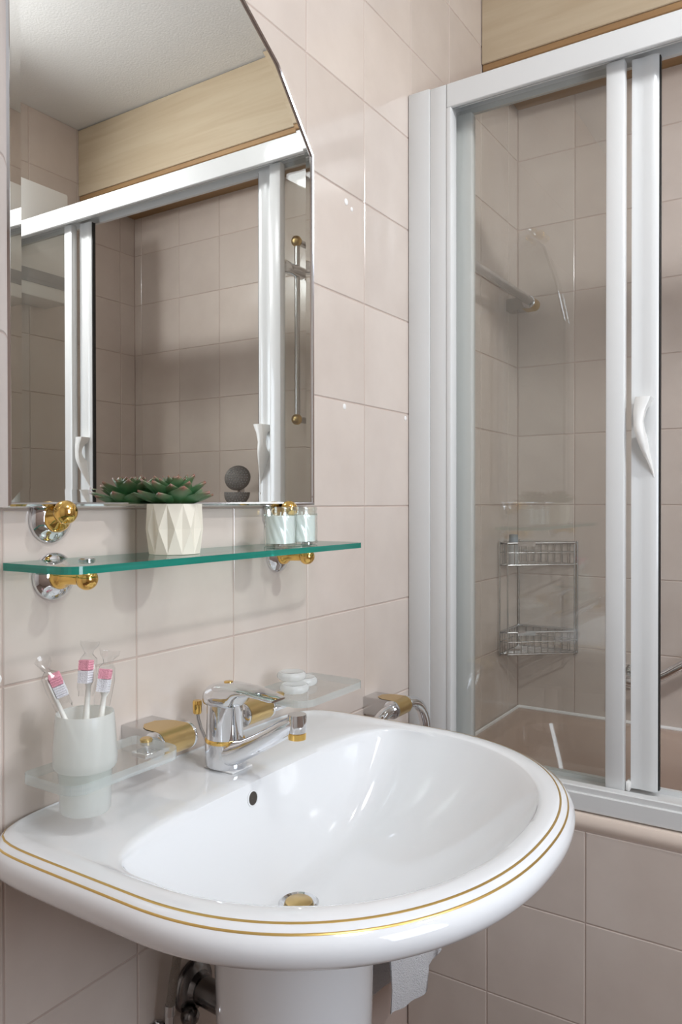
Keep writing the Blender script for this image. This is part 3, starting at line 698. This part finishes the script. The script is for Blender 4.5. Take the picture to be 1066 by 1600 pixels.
# towel ring and towel
tr = thing('towel_ring', 'chrome towel ring with brass collar between basin and shower screen', 'towel ring')
RX, RYY, RZ_ = .018, -.066, -.3935
bracket(tr, -.011, .047, RZ_, y_end=RYY)
path = []
hw, rad = .098, .075
path.append((RX+.026, RYY, RZ_))
for k in range(9):
    a = PI/2-PI/2*k/8; path.append((RX+hw-rad+.02+rad*math.cos(a), RYY, RZ_-rad+rad*math.sin(a)))
for k in range(9):
    a = -PI/2*k/8; path.append((RX+hw-.05+.02+.05*math.cos(a), RYY, -.60+.05*math.sin(a)))
for k in range(9):
    a = -PI/2-PI/2*k/8; path.append((RX-hw+.05-.02+.05*math.cos(a), RYY, -.60+.05*math.sin(a)))
for k in range(9):
    a = PI-PI/2*k/8; path.append((RX-hw+rad-.02+rad*math.cos(a), RYY, RZ_-rad+rad*math.sin(a)))
path.append((RX-.026, RYY, RZ_))
b = BM(); tube(b, path, .0115, 16); obj('ring', b, M_CHROME, tr)
b = BM(); rings = []; rn = random.Random(3)
prof = [(-.112, -.925), (-.116, -.88), (-.106, -.78), (-.090, -.68), (-.083, -.640), (-.066, -.624), (-.049, -.640), (-.045, -.68), (-.038, -.80), (-.034, -.93)]
xs = [-.088+.205*i/24 for i in range(25)]
for x in xs:
    q = (x+.088)/.205; wv = .006*math.sin(q*9)+.004*math.sin(q*17+1)
    drop = -.018*math.sin(PI*q)+.020*(q > .60)*sstep(.6, .75, q)
    outer = [(x+.004*math.sin(z*30), y+wv*(1 if y < -.08 or y > -.05 else .3), z+(drop if z < -.85 else 0)) for y, z in prof]
    inner = [(x, y2, z2) for (x_, y2, z2) in [(x, (y*.86-.066*.14), z+(drop if z < -.85 else -.008)) for y, z in reversed(prof)]]
    rings.append(outer+inner)
loft(b, rings, cap0=True, cap1=True)
tw = obj('hand_towel', b, M_TOWEL, angle=80); tag(tw, 'white terry towel hanging from the ring below the basin rim', 'towel')

# ------------------------------------------------------------------ pipework under the basin
wp = thing('waste_pipe', 'dark tarnished waste pipe with wall flange behind the pedestal', 'pipe')
b = BM(); tube(b, [(-.494, -.002, -.694), (-.494, -.06, -.697), (-.494, -.094, -.699)], .0195, 24); obj('pipe', b, M_DARKCHROME, wp)
b = BM(); lathe(b, [(.037, 0), (.037, .004), (.033, .010), (.024, .014), (.021, .022)], (-.494, -.0005, -.694), (0, -1, 0), 36); obj('flange', b, M_DARKCHROME, wp)
b = BM(); ball(b, (-.516, -.018, -.722), .0135, 16); obj('end_nut', b, M_DARKCHROME, wp)
hs_ = thing('supply_hose', 'braided steel supply hose hanging behind the basin', 'hose')
b = BM(); tube(b, [(-.545, -.045, -.50), (-.556, -.040, -.58), (-.564, -.034, -.64), (-.5685, -.032, -.674)], .0062, 14); obj('braid', b, M_HOSE, hs_)
b = BM(); tube(b, [(-.5685, -.032, -.672), (-.5695, -.032, -.685)], .0072, 14); tube(b, [(-.5695, -.032, -.685), (-.5705, -.032, -.712)], .0060, 6); obj('ferrule', b, M_CHROME_S, hs_)
av = thing('angle_valve', 'chrome angle valve low on the wall under the basin', 'valve')
b = BM(); lathe(b, [(.030, 0), (.030, .003), (.026, .009), (.014, .014)], (-.572, -.0005, -.735), (0, -1, 0), 32); obj('flange', b, M_CHROME, av)
b = BM(); tube(b, [(-.572, -.012, -.735), (-.572, -.05, -.735)], .009, 16); tube(b, [(-.572, -.032, -.735), (-.5705, -.032, -.712)], .008, 12); obj('valve_body', b, M_CHROME, av)

# ------------------------------------------------------------------ fittings inside the shower
tb = thing('towel_rail', 'chrome towel rail with brass end caps inside the shower enclosure', 'towel rail')
for xa in (.800, .322):
    bracket(tb, xa-.026, xa+.026, .563, y_end=-.066, r=.0165)
b = BM(); tube(b, [(.35, -.070, .564), (.775, -.070, .564)], .0115, 20); obj('rail', b, M_CHROME_S, tb)

cb = thing('corner_basket', 'two-tier chrome wire corner basket in the shower corner', 'basket')
PC, PA1, PA2, PB2, PB1 = (.866, -.007), (.712, -.007), (.712, -.030), (.838, -.176), (.866, -.176)
loopP = [PC, PA1, PA2, PB2, PB1]
for x, y in loopP:
    b = BM(); tube(b, [(x, y, -.415), (x, y, -.100)], .0026, 8); obj('post', b, M_CHROME_S, cb)
for zt, zb in ((-.105, -.165), (-.350, -.410)):
    b = BM()
    for zz, rr_ in ((zt, .0032), (zb, .0026), ((zt+zb)/2+.004, .0014)):
        tube(b, [(x, y, zz) for x, y in loopP+[PC]], rr_, 8)
    for i in range(5):
        (xa, ya), (xb_, yb_) = loopP[i], loopP[(i+1) % 5]; ln = math.hypot(xb_-xa, yb_-ya); nn = max(1, int(ln/.019))
        for k in range(1, nn): q = k/nn; tube(b, [(xa+(xb_-xa)*q, ya+(yb_-ya)*q, zb), (xa+(xb_-xa)*q, ya+(yb_-ya)*q, zt)], .0014, 6)
    for k in range(9):
        q = (k+.6)/9
        tube(b, [(.866-.154*q, -.008, zb), (.866, -.008-.168*q, zb)], .0016, 6)
    ob = obj('wire_tray', b, M_CHROME_S, cb); ob['kind'] = 'stuff'
    b = BM(); ax, ay = .745, -.068
    bmesh.ops.create_cube(b, size=1, matrix=Matrix.Translation((ax, ay-.004, zt-.002)) @ Matrix.Rotation(math.atan2(PB2[1]-PA2[1], PB2[0]-PA2[0]), 4, 'Z') @ Matrix.Diagonal((.05, .002, .012, 1)))
    obj('front_plate', b, M_CHROME, cb, smooth=False)
bt = thing('shampoo_bottle', 'small milky bottle with blue-grey cap in the upper wire basket', 'bottle', loc=(.752, -.032, -.1635))
b = BM(); lathe(b, [(.001, 0), (.0125, 0), (.0135, .003), (.0135, .052), (.010, .060)], (0, 0, 0), n=24); obj('bottle_body', b, M_BOTTLE, bt)
b = BM(); lathe(b, [(.012, .060), (.0125, .062), (.012, .080), (.010, .082)], (0, 0, 0), n=24); obj('cap', b, M_BLUECAP, bt)

gb = thing('grab_bar', 'chrome angled grab bar on the tiled wall above the bath', 'grab bar')
b = BM(); pth = [(XB-.001, -.315, -.464), (XB-.045, -.315, -.464), (XB-.055, -.325, -.466), (XB-.057, -.35, -.468), (XB-.057, -.375, -.462), (XB-.057, -.42, -.434), (XB-.057, -.72, -.230), (XB-.052, -.735, -.22), (XB-.001, -.74, -.217)]
tube(b, pth, .0125, 16); obj('bar', b, M_CHROME, gb)
for y, z in ((-.315, -.464), (-.74, -.217)):
    b = BM(); lathe(b, [(.032, 0), (.032, .004), (.026, .009), (.013, .011)], (XB-.0005, y, z), (-1, 0, 0), 28); obj('flange', b, M_CHROME, gb)

rs = thing('shower_riser', 'chrome shower riser rail with brass end balls on the tiled wall', 'riser rail')
RYv, RXv = -.800, .822
b = BM(); tube(b, [(RXv, RYv, .300), (RXv, RYv, .885)], .0095, 18); obj('rail', b, M_CHROME_S, rs)
for z in (.893, .290):
    b = BM(); tube(b, [(RXv, RYv, z), (XB-.0005, RYv, z)], .0105, 18); a = obj('wall_arm', b, M_CHROME_S, rs)
    b = BM(); ball(b, (RXv-.004, RYv, z), .0185, 24); obj('end_ball', b, M_BRASS_S, a)
b = BM(); lathe(b, [(.012, 0), (.0205, .003), (.021, .085), (.0225, .088), (.0228, .125), (.019, .130)], (.852, RYv, .790), (-1, 0, 0), 26); obj('slider', b, M_CHROME, rs)

hsw = thing('hand_shower', 'round chrome hand shower on its wall cradle over the bath', 'hand shower')
HC = Vector((.770, -1.022, .095)); nd = Vector((-.80, .38, .30)).normalized()
b = BM(); lathe(b, [(.016, -.030), (.030, -.022), (.044, -.010), (.0465, -.003), (.0455, .001)], HC, nd, 40, True, False); obj('head', b, M_DARKCHROME, hsw)
b = BM(); lathe(b, [(.0455, .0008), (.040, .0022), (.001, .0025)], HC, nd, 40, False, False); fp = obj('spray_face', b, pbsdf('dark_spray_face', (.075, .06, .05), .4, metal=.2), hsw, angle=15)
b = BM(); uu, vv = frame_of(nd)
for rr_, cn in ((.010, 6), (.019, 12), (.028, 18), (.036, 22)):
    for k in range(cn):
        a = 2*PI*k/cn; lathe(b, [(.0016, .0022), (.0012, .0042)], HC+(uu*math.cos(a)+vv*math.sin(a))*rr_, nd, 6)
nz_ = obj('nozzles', b, M_GREY, fp, smooth=False)
b = BM(); back = HC-nd*.022
tube(b, [back, back+Vector((.012, -.002, -.03)), back+Vector((.022, -.004, -.08)), back+Vector((.030, -.004, -.20))], [.014, .013, .0125, .0115], 16); obj('handle', b, M_CHROME_S, hsw)
b = BM(); hb = back+Vector((.030, -.004, -.19)); lathe(b, [(.018, 0), (.018, .03)], hb-Vector((0, 0, .015)), n=24); tube(b, [hb, (XB-.0005, hb.y, hb.z)], .011, 14); lathe(b, [(.026, 0), (.026, .004), (.014, .009)], (XB-.0005, hb.y, hb.z), (-1, 0, 0), 24); obj('cradle', b, M_CHROME, hsw)

# white unit on the end wall of the bath, seen in the mirror
wu = thing('wall_unit', 'white box-shaped wall unit high on the end wall, seen in the mirror', 'cabinet')
b = BM(); box(b, .205, .455, YC+.001, YC+.125, .70, 1.085, .008, 2); obj('casing', b, M_PLASTIC, wu)
b = BM(); box(b, .207, .453, YC+.125, YC+.128, .745, .790); obj('grey_strip', b, M_GREY, wu, smooth=False)

# spot lamp on the wall opposite the mirror
lp = thing('wall_spotlight', 'white spotlight on the wall facing the mirror', 'lamp')
LD = Vector((.45, 1, -.55)).normalized(); LP = Vector(LAMP_POS); GR = .05
b = BM(); lathe(b, [(.05, 0), (.05, .008), (.035, .016), (.014, .02), (.014, .03)], (LP.x-.03, YC+.0005, LP.z+.01), (0, 1, 0), 32); tube(b, [(LP.x-.03, YC+.02, LP.z+.01), LP-LD*.04], .010, 12); obj('base', b, M_WHITE, lp)
b = BM(); lathe(b, [(.02, -.055), (.040, -.05), (.054, -.03), (.057, .024), (.0545, .024), (.0525, -.002), (.051, -.004)], LP, LD, 40, True, False); obj('housing', b, M_WHITE, lp)
b = BM(); lathe(b, [(.052, -.0035), (GR, 0), (.03, .004), (.001, .005)], LP, LD, 40, False, False); obj('lens', b, emit('lamp_lens', (.94, .97, 1.0), LAMP_W/(PI*PI*GR*GR)), lp)

# flush ceiling lamp out of view, added for fill from above
cl = thing('fill_ceiling_lamp', 'added round opal ceiling lamp, out of view, for fill light', 'lamp')
CLX, CLY = -.82, -1.0
b = BM(); lathe(b, [(.20, 0), (.20, -.02), (.185, -.03)], (CLX, CLY, CEIL-.0005), n=48); obj('rim', b, M_WHITE, cl)
b = BM(); lathe(b, [(.183, -.028), (.175, -.055), (.13, -.082), (.06, -.094), (.001, -.097)], (CLX, CLY, CEIL), n=48, cap0=True, cap1=False); obj('shade', b, emit('opal_shade', (.93, .97, 1.0), CEIL_FILL_W/(PI*PI*.183**2*1.2)), cl)
